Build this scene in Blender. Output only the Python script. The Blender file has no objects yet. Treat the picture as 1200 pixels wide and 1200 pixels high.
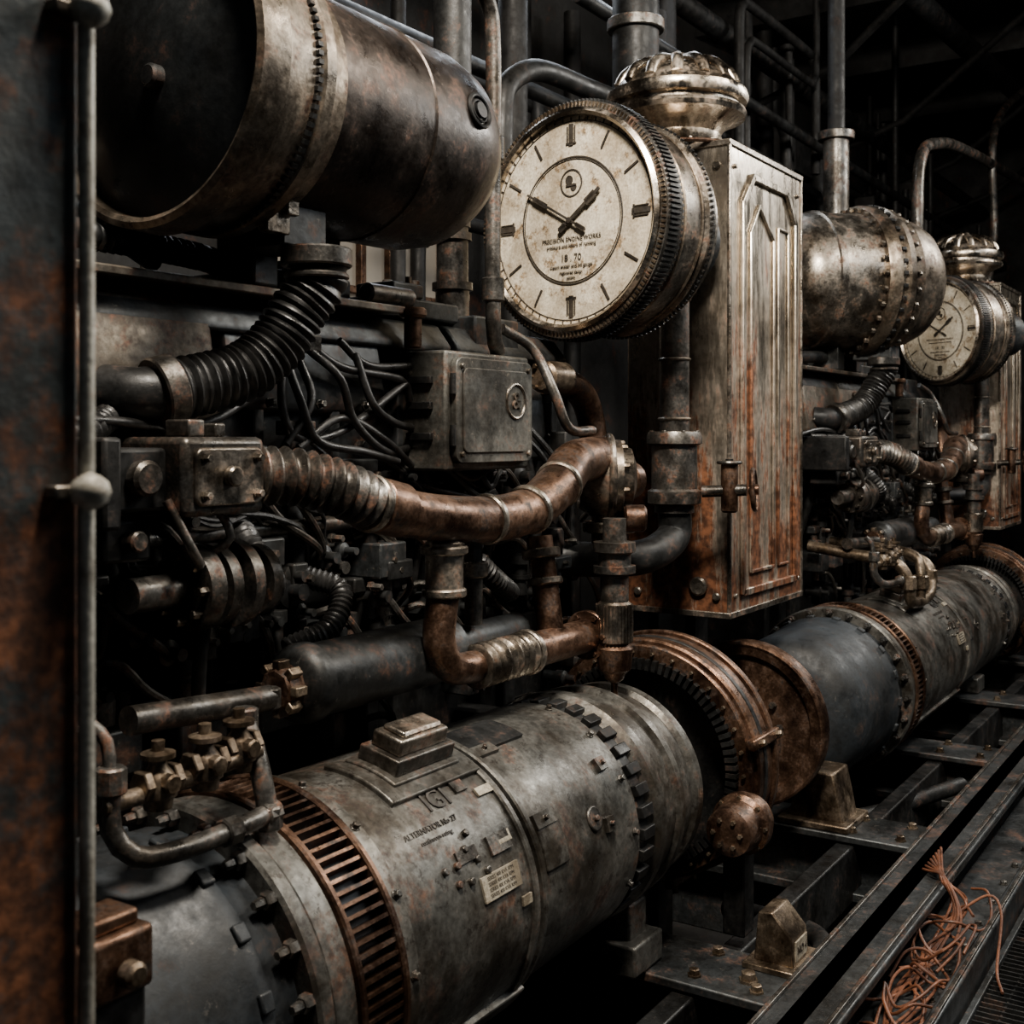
import bpy, bmesh, math, random
from mathutils import Vector, Matrix
random.seed(7)
CAMZ=2.9   # eye height above the pit floor

# ---------------- materials
def mat(name,c1,c2,rust=0.35,rough=.42,metal=.75,scale=3.0,streak=False,bump=.25,rc=(.10,.035,.015),rthr=.56,chip=None,zgrad=None,cthr=.60,grime=.8):
    m=bpy.data.materials.new(name); m.use_nodes=True
    nt=m.node_tree; N=nt.nodes; L=nt.links
    b=N['Principled BSDF']
    tc=N.new('ShaderNodeTexCoord'); mp=N.new('ShaderNodeMapping')
    L.new(tc.outputs['Object'],mp.inputs[0])
    if streak: mp.inputs['Scale'].default_value=(2.0,2.0,.35)
    def noise(vec,sc,det,ro):
        n=N.new('ShaderNodeTexNoise'); n.inputs['Scale'].default_value=sc; n.inputs['Detail'].default_value=det; n.inputs['Roughness'].default_value=ro
        L.new(vec,n.inputs[0]); return n.outputs[0]
    def ramp(fac,p0,p1,a,c):
        r=N.new('ShaderNodeValToRGB'); r.color_ramp.elements[0].position=p0; r.color_ramp.elements[1].position=p1
        r.color_ramp.elements[0].color=(*a,1); r.color_ramp.elements[1].color=(*c,1); L.new(fac,r.inputs[0]); return r.outputs[0]
    n1=noise(tc.outputs['Object'],scale,9,.65); n2=noise(mp.outputs[0],scale*2.1,10,.75); n3=noise(tc.outputs['Object'],scale*16,6,.6)
    base=ramp(n1,.36,.62,c1,c2)
    f=n2
    if zgrad:   # more corrosion towards the bottom of the sheet
        sp=N.new('ShaderNodeSeparateXYZ'); L.new(tc.outputs['Object'],sp.inputs[0])
        mr=N.new('ShaderNodeMapRange'); mr.inputs[1].default_value=zgrad[0]; mr.inputs[2].default_value=zgrad[1]; mr.inputs[3].default_value=zgrad[2]; mr.inputs[4].default_value=zgrad[3]
        L.new(sp.outputs[2],mr.inputs[0]); ad=N.new('ShaderNodeMath'); ad.operation='ADD'; L.new(n2,ad.inputs[0]); L.new(mr.outputs[0],ad.inputs[1]); f=ad.outputs[0]
    rv=min(1,rust*2); rmask=ramp(f,rthr,rthr+.09,(0,0,0),(rv,rv,rv))
    mx=N.new('ShaderNodeMix'); mx.data_type='RGBA'
    L.new(rmask,mx.inputs[0]); L.new(base,mx.inputs[6])
    rcol=ramp(n3,.4,.62,tuple(x*.55 for x in rc),tuple(min(1,x*1.5) for x in rc)); L.new(rcol,mx.inputs[7])
    m3=N.new('ShaderNodeMix'); m3.data_type='RGBA'; m3.blend_type='MULTIPLY'; m3.inputs[0].default_value=.5
    L.new(mx.outputs[2],m3.inputs[6]); L.new(ramp(n3,.32,.58,(.35,.33,.3),(1,1,1)),m3.inputs[7])
    col=m3.outputs[2]
    n4=noise(tc.outputs['Object'],scale*.8,10,.72); m5=N.new('ShaderNodeMix'); m5.data_type='RGBA'; m5.blend_type='MULTIPLY'; m5.inputs[0].default_value=grime
    L.new(col,m5.inputs[6]); L.new(ramp(n4,.42,.56,(.30,.25,.20),(1,1,1)),m5.inputs[7]); col=m5.outputs[2]
    if chip:
        n5=noise(tc.outputs['Object'],scale*7,12,.8); m6=N.new('ShaderNodeMix'); m6.data_type='RGBA'
        L.new(ramp(n5,cthr,cthr+.04,(0,0,0),(.8,.8,.8)),m6.inputs[0]); L.new(col,m6.inputs[6]); m6.inputs[7].default_value=(*chip,1); col=m6.outputs[2]
    L.new(col,b.inputs['Base Color'])
    mr=N.new('ShaderNodeMapRange'); mr.inputs[3].default_value=rough-.12; mr.inputs[4].default_value=rough+.28
    mr.inputs[1].default_value=.35; mr.inputs[2].default_value=.65
    L.new(f,mr.inputs[0]); L.new(mr.outputs[0],b.inputs['Roughness'])
    mm=N.new('ShaderNodeMapRange'); mm.inputs[3].default_value=metal; mm.inputs[4].default_value=metal*.3
    L.new(rmask,mm.inputs[0]); L.new(mm.outputs[0],b.inputs['Metallic'])
    bp=N.new('ShaderNodeBump'); bp.inputs['Strength'].default_value=bump; bp.inputs['Distance'].default_value=.004
    L.new(n3,bp.inputs['Height']); L.new(bp.outputs[0],b.inputs['Normal'])
    return m
IRON=mat('cast_iron_blue_grey',(.026,.030,.033),(.072,.078,.081),.4,.40,.65,2.5,chip=(.15,.14,.12),rc=(.085,.038,.02),rthr=.53)
SLATE=mat('slate_casing_paint',(.008,.011,.014),(.020,.026,.032),.3,.52,.2,2.5,chip=(.06,.055,.05),rc=(.045,.024,.015))
DARK=mat('dark_iron',(.008,.009,.010),(.029,.030,.030),.4,.42,.55,3,chip=(.06,.05,.042),rc=(.05,.025,.015),rthr=.55)
BLACK=mat('black_enamel',(.006,.007,.008),(.016,.018,.019),.15,.3,.3,2)
RUBBER=mat('black_rubber',(.006,.006,.006),(.018,.018,.018),.0,.33,.0,8)
GEN=mat('generator_grey_paint',(.075,.076,.071),(.19,.185,.168),.5,.36,.7,2.8,rc=(.075,.040,.025),rthr=.53,chip=(.028,.022,.018),cthr=.555,grime=.95)
COVER=mat('peeled_cover',(.085,.076,.066),(.20,.178,.145),.5,.42,.75,3,rc=(.11,.046,.022),rthr=.49,chip=(.03,.03,.03))
BOXM=mat('junction_box_paint',(.065,.067,.063),(.14,.138,.124),.45,.4,.6,3.5,rc=(.085,.043,.025),chip=(.24,.21,.17),rthr=.55)
STEEL=mat('worn_steel',(.17,.155,.135),(.43,.385,.325),.45,.28,.95,4,rc=(.14,.07,.04),rthr=.53)
BRIGHT=mat('polished_nickel',(.44,.385,.32),(.72,.655,.56),.35,.2,1,3,bump=.08,rc=(.20,.12,.075),rthr=.55,grime=.7)
CAB=mat('cabinet_steel',(.46,.41,.34),(.66,.59,.49),1,.26,.95,1.5,streak=True,bump=.06,rc=(.15,.060,.028),rthr=.55,zgrad=(2.1,4.35,.17,-.05),grime=.6)
COPPER=mat('aged_copper',(.070,.040,.029),(.27,.158,.102),.5,.33,.9,5,rc=(.05,.033,.025),rthr=.52)
BRASS=mat('aged_brass',(.12,.092,.068),(.33,.26,.185),.4,.34,.9,6,rc=(.06,.042,.032),rthr=.52)
PIPE=mat('pipe_gunmetal',(.068,.067,.064),(.195,.185,.168),.5,.33,.85,5,rc=(.11,.052,.03),rthr=.52)
TANK=mat('tank_brown_black',(.020,.016,.014),(.068,.054,.045),.4,.30,.75,3,chip=(.14,.11,.09),rc=(.10,.045,.024),rthr=.55)
RING=mat('tank_band_nickel',(.14,.12,.098),(.32,.27,.21),.5,.33,.9,4,rc=(.10,.052,.03),rthr=.52)
FACE=mat('aged_dial',(.50,.42,.30),(.82,.75,.60),.5,.45,.1,5,bump=.02,rc=(.28,.195,.11),rthr=.53,grime=.5)
INK=mat('dial_ink',(.02,.017,.013),(.05,.04,.03),.0,.5,.0,5)
POST=mat('peeling_post_paint',(.045,.061,.070),(.10,.122,.127),1,.5,.3,2.2,rc=(.17,.062,.024),rthr=.50,bump=.5,zgrad=(1.7,3.6,.14,-.03),grime=.8)
ROD=mat('painted_rod',(.38,.38,.34),(.58,.57,.51),.3,.45,.4,6,rc=(.15,.08,.04))
CONC=mat('grimy_concrete',(.008,.008,.009),(.020,.020,.020),.2,.7,.0,1.5)
WALL=mat('near_black_wall',(.006,.006,.006),(.014,.0135,.013),.3,.8,.0,1)  # near-black colour for the walls and ceiling
BGIRON=mat('background_black_iron',(.005,.005,.005),(.016,.016,.016),.3,.55,.4,3,rc=(.025,.013,.008))  # near-black iron, used to darken the background parts
LABEL=mat('label_plate',(.30,.27,.21),(.48,.44,.35),.3,.5,.3,12)
WIRE=mat('copper_wire_insulation',(.10,.035,.015),(.22,.08,.036),.2,.45,.1,9)
GLASS=bpy.data.materials.new('lit_dusty_glass'); GLASS.use_nodes=True
pb=GLASS.node_tree.nodes['Principled BSDF']; pb.inputs['Base Color'].default_value=(.2,.18,.15,1); pb.inputs['Emission Color'].default_value=(.9,.74,.55,1); pb.inputs['Emission Strength'].default_value=.07

# ---------------- geometry helpers
def frame(w):
    w=Vector(w).normalized(); ref=Vector((0,0,1)) if abs(w.z)<.9 else Vector((1,0,0))
    u=ref.cross(w).normalized(); return u,w.cross(u),w
class Group:
    def __init__(s,name,dx=0,sx=1,px=4.75): s.name=name; s.parts={}; s.off=Vector((dx,0,CAMZ)); s.sx=sx; s.px=px
    def bm(s,part,m,bevel=0):
        if part not in s.parts: s.parts[part]=(bmesh.new(),m,bevel)
        return s.parts[part][0]
    def finish(s):
        mn=Vector((1e9,)*3); mx=Vector((-1e9,)*3)
        for b,_,_ in s.parts.values():
            for v in b.verts:
                if s.sx!=1: v.co.x=s.px+(v.co.x-s.px)*s.sx
                for i in range(3): mn[i]=min(mn[i],v.co[i]); mx[i]=max(mx[i],v.co[i])
        c=Vector(((mn.x+mx.x)/2,(mn.y+mx.y)/2,mn.z))
        e=bpy.data.objects.new(s.name,None); e.empty_display_size=.2; e.location=c+s.off
        bpy.context.collection.objects.link(e)
        for n,(b,m,bev) in s.parts.items():
            bmesh.ops.translate(b,verts=b.verts,vec=-c)
            bmesh.ops.recalc_face_normals(b,faces=b.faces)
            me=bpy.data.meshes.new(s.name+'_'+n); b.to_mesh(me); b.free()
            me.materials.append(m); me.shade_smooth(); me.set_sharp_from_angle(angle=math.radians(38))
            o=bpy.data.objects.new(n,me); o.parent=e; bpy.context.collection.objects.link(o)
            if bev:
                md=o.modifiers.new('bevel','BEVEL'); md.width=bev; md.segments=2; md.limit_method='ANGLE'; md.angle_limit=math.radians(40)
        return e
def box(b,x0,x1,y0,y1,z0,z1,M=None):
    vs=[Vector((x,y,z)) for x in (x0,x1) for y in (y0,y1) for z in (z0,z1)]
    if M is not None: vs=[M@v for v in vs]
    v=[b.verts.new(p) for p in vs]
    for f in ((0,1,3,2),(4,6,7,5),(0,4,5,1),(2,3,7,6),(0,2,6,4),(1,5,7,3)): b.faces.new([v[i] for i in f])
def obox(b,c,sx,sy,sz,ax,ay,az):
    M=Matrix((ax,ay,az)).transposed().to_4x4(); M.translation=c
    box(b,-sx/2,sx/2,-sy/2,sy/2,-sz/2,sz/2,M)
def prism(b,pts,x0,x1):
    a=[b.verts.new((x0,p[0],p[1])) for p in pts]; c=[b.verts.new((x1,p[0],p[1])) for p in pts]
    n=len(pts); b.faces.new(a); b.faces.new(c[::-1])
    for i in range(n): b.faces.new((a[i],a[(i+1)%n],c[(i+1)%n],c[i]))
def rplate(b,x0,x1,z0,z1,y0,y1,r,n=6):
    P=[]
    for cx,cz,a in ((x1-r,z1-r,0),(x0+r,z1-r,90),(x0+r,z0+r,180),(x1-r,z0+r,270)):
        for i in range(n+1):
            t=math.radians(a+90*i/n); P.append((cx+r*math.cos(t),cz+r*math.sin(t)))
    A=[b.verts.new((p[0],y0,p[1])) for p in P]; C=[b.verts.new((p[0],y1,p[1])) for p in P]; k=len(P)
    b.faces.new(A); b.faces.new(C[::-1])
    for i in range(k): b.faces.new((A[i],A[(i+1)%k],C[(i+1)%k],C[i]))
def lathe(b,o,axis,prof,seg=48,a0=0,a1=2*math.pi):
    u,v,w=frame(axis); o=Vector(o); rings=[]
    n=seg
    for s_,r in prof:
        if r<1e-5: rings.append([b.verts.new(o+w*s_)])
        else: rings.append([b.verts.new(o+w*s_+(u*math.cos(a0+(a1-a0)*i/seg)+v*math.sin(a0+(a1-a0)*i/seg))*r) for i in range(n)])
    for A,B in zip(rings,rings[1:]):
        for i in range(seg):
            j=(i+1)%n
            if len(A)==1 and len(B)==1: continue
            if len(A)==1: b.faces.new((A[0],B[j],B[i]))
            elif len(B)==1: b.faces.new((A[i],A[j],B[0]))
            else: b.faces.new((A[i],A[j],B[j],B[i]))
def cyl(b,o,axis,s0,s1,r,seg=32,ch=.0):
    if ch: lathe(b,o,axis,[(s0,0),(s0,r-ch),(s0+ch,r),(s1-ch,r),(s1,r-ch),(s1,0)],seg)
    else: lathe(b,o,axis,[(s0,0),(s0,r),(s1,r),(s1,0)],seg)
def band(b,o,axis,s0,s1,r0,r1,seg=64,ch=.006):
    lathe(b,o,axis,[(s0,r0),(s0,r1-ch),(s0+ch,r1),(s1-ch,r1),(s1,r1-ch),(s1,r0),(s0,r0)],seg)
def arcplate(b,o,axis,s0,s1,r0,r1,a0,a1,seg=14):
    u,v,w=frame(axis); o=Vector(o); a0=math.radians(a0); a1=math.radians(a1); R=[]
    for i in range(seg+1):
        a=a0+(a1-a0)*i/seg; d=u*math.cos(a)+v*math.sin(a)
        R.append([b.verts.new(o+w*s+d*r) for s,r in ((s0,r0),(s0,r1),(s1,r1),(s1,r0))])
    b.faces.new(R[0]); b.faces.new(R[-1][::-1])
    for A,B in zip(R,R[1:]):
        for i in range(4): b.faces.new((A[i],A[(i+1)%4],B[(i+1)%4],B[i]))
def torus(b,o,axis,R,r,seg=48,ms=10):
    lathe(b,o,axis,[(math.sin(2*math.pi*i/ms)*r,R+math.cos(2*math.pi*i/ms)*r) for i in range(ms+1)],seg)
def axbolts(b,o,axis,s,R,n,br,bh,a0=0):
    u,v,w=frame(axis)
    for i in range(n):
        a=a0+2*math.pi*i/n; p=Vector(o)+w*s+(u*math.cos(a)+v*math.sin(a))*R
        lathe(b,p,w,[(0,0),(0,br),(bh*.8,br),(bh,br*.8),(bh,0)],6)
def radblocks(b,o,axis,s,R,n,ls,lt,lr,A0=0,A1=360):
    u,v,w=frame(axis)
    for i in range(n):
        a=math.radians(A0+(A1-A0)*i/n); d=u*math.cos(a)+v*math.sin(a); t=-u*math.sin(a)+v*math.cos(a)
        obox(b,Vector(o)+w*s+d*(R+lr/2),ls,lt,lr,w,t,d)
def bolt(b,p,axis,r,h): 
    lathe(b,p,axis,[(0,0),(0,r*1.35),(h*.25,r*1.35),(h*.25,r),(h*.9,r),(h,r*.8),(h,0)],6)
def catmull(pts,step):
    P=[Vector(p) for p in pts]; P=[P[0]*2-P[1]]+P+[P[-1]*2-P[-2]]; out=[]
    for i in range(1,len(P)-2):
        L=(P[i+1]-P[i]).length; n=max(2,int(L/step))
        for j in range(n):
            t=j/n; p0,p1,p2,p3=P[i-1:i+3]
            out.append((.5*((2*p1)+(p2-p0)*t+(2*p0-5*p1+4*p2-p3)*t*t+(3*p1-p0-3*p2+p3)*t**3)))
    out.append(P[-2]); return out
def tube(b,pts,r,seg=16,step=.03,rib=0,ripd=.05,smooth=True):
    Q=catmull(pts,step) if smooth else [Vector(p) for p in pts]
    T=[(Q[min(i+1,len(Q)-1)]-Q[max(i-1,0)]).normalized() for i in range(len(Q))]
    tot=sum((Q[i]-Q[i-1]).length for i in range(1,len(Q)))
    u,v,w=frame(T[0]); s=0; rings=[]
    for i,q in enumerate(Q):
        if i: s+=(Q[i]-Q[i-1]).length
        u=(u-T[i]*u.dot(T[i])).normalized(); v=T[i].cross(u)
        rr=r[0]+(r[1]-r[0])*s/tot if isinstance(r,tuple) else r
        if rib: rr+=rib*(0.5+.5*math.sin(2*math.pi*s/ripd))
        rings.append([b.verts.new(q+(u*math.cos(2*math.pi*k/seg)+v*math.sin(2*math.pi*k/seg))*rr) for k in range(seg)])
    for A,B in zip(rings,rings[1:]):
        for k in range(seg): b.faces.new((A[k],A[(k+1)%seg],B[(k+1)%seg],B[k]))
    b.faces.new(rings[0][::-1]); b.faces.new(rings[-1])
def flange(b,o,axis,r,t,bolts=6):
    cyl(b,o,axis,-t/2,t/2,r,32,t*.15); axbolts(b,o,axis,t/2,r*.8,bolts,r*.13,t*.5); axbolts(b,o,[-c for c in axis],t/2,r*.8,bolts,r*.13,t*.5)
def handwheel(b,o,axis,R,r):
    torus(b,o,axis,R,r,32,8); u,v,w=frame(axis)
    for i in range(5):
        a=2*math.pi*i/5; d=u*math.cos(a)+v*math.sin(a); tube(b,[Vector(o),Vector(o)+d*R],r*.7,8,smooth=False)
    cyl(b,o,axis,-r*2,r*2,r*2.2,12)
def text(b,s,size,o,ex,ey,depth=.002):
    c=bpy.data.curves.new('t','FONT'); c.body=s; c.size=size; c.align_x='CENTER'; c.align_y='CENTER'; c.extrude=depth; c.resolution_u=3
    ob=bpy.data.objects.new('t',c); bpy.context.collection.objects.link(ob); bpy.context.view_layer.update()
    me=bpy.data.meshes.new_from_object(ob); ex=Vector(ex).normalized(); ey=Vector(ey).normalized()
    M=Matrix((ex,ey,ex.cross(ey))).transposed().to_4x4(); M.translation=Vector(o); me.transform(M); b.from_mesh(me)
    bpy.data.objects.remove(ob); bpy.data.curves.remove(c); bpy.data.meshes.remove(me)
VS=lambda L:[Vector(p) for p in L]

# ---------------- assemblies (x along the engine row, y into the engines, z relative to eye height)
def clock(dx,c,ang,sc=1):
    g=Group('wall_clock_gauge',dx); a=Vector((math.cos(ang),math.sin(ang),0)); n=-a; up=Vector((0,0,1))
    e1=up.cross(n).normalized(); c=Vector(c); R=.5*sc
    cyl(g.bm('dial',FACE),c,a,0,.03,R,96)
    f=g.bm('bezel',BRIGHT); lathe(f,c,a,[(-.03,R*.97),(-.045,R*1.0),(-.03,R*1.035),(.0,R*1.04),(.02,R*.97),(-.03,R*.97)],96)
    k=g.bm('knurled_rim',PIPE); lathe(k,c,a,[(-.02,R*1.03),(-.01,R*1.1),(.09,R*1.11),(.11,R*1.04),(-.02,R*1.03)],96)
    radblocks(g.bm('rim_teeth',DARK),c,a,.04,R*1.105,150,.075,.010*sc,.010*sc)
    radblocks(g.bm('rim_dots',BRASS),c,a,-.014,R*1.045,150,.012,.010*sc,.022*sc)
    d=g.bm('drum',STEEL); lathe(d,c,a,[(.10,R*1.04),(.13,R*1.06),(.16,R*1.0),(.36,R*1.0),(.37,R*1.04),(.42,R*1.04),(.43,R*.98),(.5,R*.96),(.55,R*.8),(.57,0)],96)
    for s in (.19,.33): band(g.bm('drum_bands',RING),c,a,s,s+.014,R*.98,R*1.02,96)
    radblocks(g.bm('drum_beads',DARK),c,a,.395,R*1.04,120,.014,.012,.01); radblocks(g.bm('drum_beads',DARK),c,a,.15,R*1.02,120,.014,.012,.012)
    i=g.bm('dial_print',INK)
    for rr,w in ((.60,.007),(.575,.003),(.93,.004)): band(i,c-a*.004,a,0,.006,rr*R-w,rr*R,96,.001)
    for h in range(12):
        t=math.pi/6*h; dr=e1*math.sin(t)+up*math.cos(t); tt=e1*math.cos(t)-up*math.sin(t)
        w=.024 if h%3==0 else .010; l=.10 if h%3==0 else .085
        obox(i,c+dr*R*.80-a*.003,w*sc,l*sc,.006,tt,dr,n)
        if h%3==0: obox(i,c+dr*R*.80-a*.003+tt*.022,.005,l*sc*.8,.006,tt,dr,n); obox(i,c+dr*R*.80-a*.003-tt*.022,.005,l*sc*.8,.006,tt,dr,n); obox(i,c+dr*R*.72-a*.003,.06*sc,.008,.006,tt,dr,n)
    for h in range(60):
        t=math.pi/30*h; dr=e1*math.sin(t)+up*math.cos(t); tt=e1*math.cos(t)-up*math.sin(t)
        obox(i,c+dr*R*.945-a*.003,.004*sc,.018*sc,.006,tt,dr,n)
    band(i,c+up*.35*R-a*.003,a,0,.006,.058*sc,.066*sc,32,.001)
    cyl(i,c+up*.38*R-e1*.012-a*.003,a,0,.006,.022*sc,16); cyl(i,c+up*.31*R+e1*.014-a*.003,a,0,.006,.018*sc,16); obox(i,c+up*.33*R-a*.003,.06,.008,.006,e1,up,n)
    for kx,(s,z) in enumerate((("PRECISION ENGINE WORKS",-.17),("pressure and hours of running",-.23),("18 . 70",-.345),("steam water and oil gauge",-.42),("registered design",-.48),("patent",-.53))):
        text(i,s,(.028,.024,.045,.024,.02,.02)[kx]*sc,c+up*z*R-a*.004,e1,up,.001)
    h=g.bm('hands',INK)
    for (tx,tz,w) in ((-.25,.145,.018),(.17,.125,.026)):
        d2=Vector((tx,0,tz)); L=d2.length; dr=(e1*tx+up*tz).normalized(); tt=dr.cross(n)
        obox(h,c+dr*L*.33*sc-a*.016,w*sc*.6,L*1.4*sc,.008,tt,dr,n); obox(h,c+dr*L*.72*sc-a*.016,w*sc*1.3,L*.32*sc,.008,tt,dr,n); obox(h,c-dr*L*.25*sc-a*.016,w*sc*1.1,L*.2*sc,.008,tt,dr,n)
    cyl(h,c-a*.025,a,0,.025,.014*sc,16)
    cyl(g.bm('neck',IRON),c,a,.5,.95,R*.45,32,.02)
    g.finish()
def tank(dx,c):
    g=Group('expansion_tank',dx); a=Vector((1,0,0)); c=Vector(c); R=.48; r=.385; L=1.5
    lathe(g.bm('end_plate',BLACK),c,a,[(-.03,0),(-.02,R*.3),(.0,R*.6),(.05,R*.86),(.05,R*.92)],96)
    u,v,w=frame(a)
    cyl(g.bm('plug',DARK),c-u*.07-v*.05,a,-.06,.02,.035,24,.008)
    b=g.bm('bands',RING)
    lathe(b,c,a,[(.06,R*.9),(.0,R*.92),(-.01,R*.95),(.0,R*.99),(.10,R*1.0),(.11,R*.96),(.13,R*.955),(.24,R*.93),(.26,R*.93)],96)
    lathe(b,c,a,[(.26,R*.93),(.27,R*.96),(.31,R*.96),(.33,R*.88),(.40,R*.85),(.42,R*.85),(.425,r)],96)
    radblocks(g.bm('chain_ring',DARK),c,a,.245,R*.93,110,.02,.014,.014)
    lathe(g.bm('shell',TANK),c,a,[(.40,r*1.0),(.44,r*1.01),(.8*L,r*.99),(.88*L,r*.93),(.95*L,r*.78),(.985*L,r*.5),(L,0)],96)
    band(g.bm('seam',TANK),c,a,.60*L,.60*L+.012,r*.99,r*1.012,96)
    A=math.radians(168); d=u*math.cos(A)+v*math.sin(A)
    p=c+a*.78*L+d*r; torus(g.bm('emblem',DARK),p,d,.06,.008,24,8); cyl(g.bm('emblem',DARK),p,d,0,.012,.03,12); torus(g.bm('emblem',DARK),p,d,.04,.005,24,8)
    q=c+a*.5; box(g.bm('outlet',IRON,.006),q.x-.1,q.x+.1,q.y-.16,q.y+.08,q.z-R-.0,q.z-r+.06)
    obox(g.bm('latch',STEEL,.004),c+a*.36-Vector((0,.16,R*.82)),.10,.04,.12,a,u,Vector((0,0,1))); obox(g.bm('latch',STEEL,.004),c+a*.40-Vector((0,.19,R*.74)),.05,.03,.08,a,u,Vector((0,0,1)))
    for s in (.55,.85):
        q=c+a*s*L/1.4; box(g.bm('saddle',IRON,.01),q.x-.06,q.x+.06,q.y+.1,q.y+.28,.505,q.z-r*.75)
    return g.finish()
def tank_b(c,ang):
    g=Group('expansion_tank'); a=Vector((math.cos(ang),math.sin(ang),0)); c=Vector(c)
    lathe(g.bm('rear_shell',STEEL),c,a,[(-.85,0),(-.82,.25),(-.74,.42),(-.62,.50),(-.5,.52),(-.49,.535),(-.44,.535),(-.43,.52),(-.1,.53)],96)
    lathe(g.bm('flange',RING),c,a,[(-.12,.50),(-.12,.57),(-.09,.59),(-.02,.59),(-.01,.56),(.02,.56),(.05,.59),(.10,.58),(.12,.55),(.12,.5)],96)
    lathe(g.bm('dome',RING),c,a,[(.10,.54),(.2,.535),(.22,.515),(.32,.49),(.42,.44),(.5,.36),(.56,.24),(.59,.1),(.59,0)],96)
    for s in (-.13,.12): axbolts(g.bm('bolts',STEEL),c,a if s>0 else -a,abs(s),.555,30,.02,.03)
    radblocks(g.bm('rim_studs',DARK,.004),c,a,.0,.57,40,.035,.03,.03)
    box(g.bm('outlet',IRON,.01),c.x-.12,c.x+.12,c.y-.25,c.y+.05,c.z-.62,c.z-.5)
    box(g.bm('saddle',IRON,.01),c.x-.3,c.x-.15,c.y+.1,c.y+.35,.505,c.z-.4); box(g.bm('saddle',IRON,.01),c.x+.15,c.x+.3,c.y+.1,c.y+.35,.505,c.z-.4)
    g.finish()
def cabinet(dx):
    g=Group('radiator_cabinet',dx); b=g.bm('casing',CAB,.012); x0,x1,y0,y1,z0,z1=5.86,6.95,2.45,3.05,-.95,1.54
    box(b,x0,x1,y0,y1,z0,z1)
    t=g.bm('door_mouldings',CAB,.006); Y=y0
    def strip(p,q,w=.03,h=.02):
        p=Vector(p);q=Vector(q);d=(q-p).normalized(); n=Vector((0,-1,0)); o=d.cross(n)
        obox(t,(p+q)/2-Vector((0,h/2,0)),w,(q-p).length+w*.6,h,o,d,n)
    a,c,e,f=6.02,6.82,-.84,1.40
    P=[(a,Y,e),(a,Y,f-.16),(a+.14,Y,f),(c-.14,Y,f),(c,Y,f-.16),(c,Y,e)]
    for i in range(6): strip(P[i],P[(i+1)%6],.04,.025)
    P=[(6.14,Y,e+.1),(6.14,Y,f-.3),(6.26,Y,f-.14),(6.48,Y,f-.3),(6.48,Y,e+.1)]
    for i in range(5): strip(P[i],P[(i+1)%5],.022,.018)
    P=[(6.56,Y,e+.1),(6.56,Y,f-.22),(6.72,Y,f-.22),(6.72,Y,e+.1)]
    for i in range(4): strip(P[i],P[(i+1)%4],.018,.014)
    e=g.bm('edge_trim',STEEL,.004)
    for x in (x0,x1): box(e,x-.010,x+.010,y0-.010,y0+.010,z0,z1)
    box(e,x0-.012,x1+.012,y0-.012,y1+.01,z1-.02,z1+.012); box(e,x0-.012,x1+.012,y0-.012,y1+.01,z0-.012,z0+.02)
    r=g.bm('rivets',STEEL)
    for z in (-.85,1.42):
        for y in (2.52,2.98): cyl(r,(x0,y,z),(-1,0,0),-.01,.02,.022,12,.006)
        for x in (5.93,6.88): cyl(r,(x,y0,z),(0,-1,0),-.01,.015,.014,12,.004)
    cyl(g.bm('drain_boss',STEEL),(x0,2.62,-.8),(-1,0,0),-.01,.03,.05,24,.01)
    box(g.bm('support_legs',DARK,.01),6.1,6.3,2.98,3.05,-2.9,-.94); box(g.bm('support_legs',DARK,.01),6.6,6.8,2.98,3.05,-2.9,-.94)
    g.finish()
    g=Group('breather_cap',dx); o=Vector((6.07,2.85,1.555))
    lathe(g.bm('cap_body',BRIGHT),o,(0,0,1),[(0,0),(0,.30),(.02,.31),(.05,.26),(.10,.24),(.14,.27),(.18,.34),(.19,.375),(.215,.385),(.235,.375),(.24,.35),(.265,.35),(.27,.385),(.30,.395),(.335,.385),(.35,.35),(.38,.33),(.42,.30),(.46,.24),(.49,.15),(.5,0)],72)
    for i in range(14):
        t=2*math.pi*i/14; d=Vector((math.cos(t),math.sin(t),0)); tube(g.bm('cap_flutes',BRIGHT),[o+d*r+Vector((0,0,z)) for r,z in ((.32,.37),(.29,.43),(.22,.475),(.12,.50),(.03,.505))],.035,10)
    cyl(g.bm('cap_knob',BRIGHT),o,(0,0,1),.49,.56,.07,24,.02)
    axbolts(g.bm('cap_bolts',STEEL),o,(0,0,1),.02,.285,14,.016,.02)
    torus(g.bm('cap_bead',COPPER),o,(0,0,1),.37,.012,72)
    g.finish()
def junction_box(dx):
    g=Group('junction_box',dx); b=g.bm('case',BOXM,.012); box(b,3.72,4.32,2.72,2.95,-.14,.33)
    rplate(g.bm('door',BOXM,.006),3.75,4.3,-.11,.305,2.69,2.72,.04); rplate(g.bm('door',BOXM,.006),3.79,4.26,-.07,.265,2.682,2.69,.03)
    s=g.bm('screws',STEEL)
    for x in (3.785,4.265):
        for z in (-.075,.27): cyl(s,(x,2.69,z),(0,-1,0),-.005,.012,.012,10,.003)
    for z in (0,.2): cyl(g.bm('hinges',DARK),(3.74,2.7,z-.04),(0,0,1),0,.08,.012,10)
    torus(g.bm('badge',STEEL),(4.16,2.682,.14),(0,-1,0),.07,.007,32,8); text(g.bm('badge',STEEL),"&",.1,(4.16,2.68,.14),(1,0,0),(0,0,1),.006)
    for z in (-.02,.1,.2): box(g.bm('side_rib',DARK,.003),3.70,3.72,2.78,2.9,z,z+.03)
    box(g.bm('bracket',DARK),3.85,4.2,2.94,2.965,-.05,.1)
    g.finish()
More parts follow.
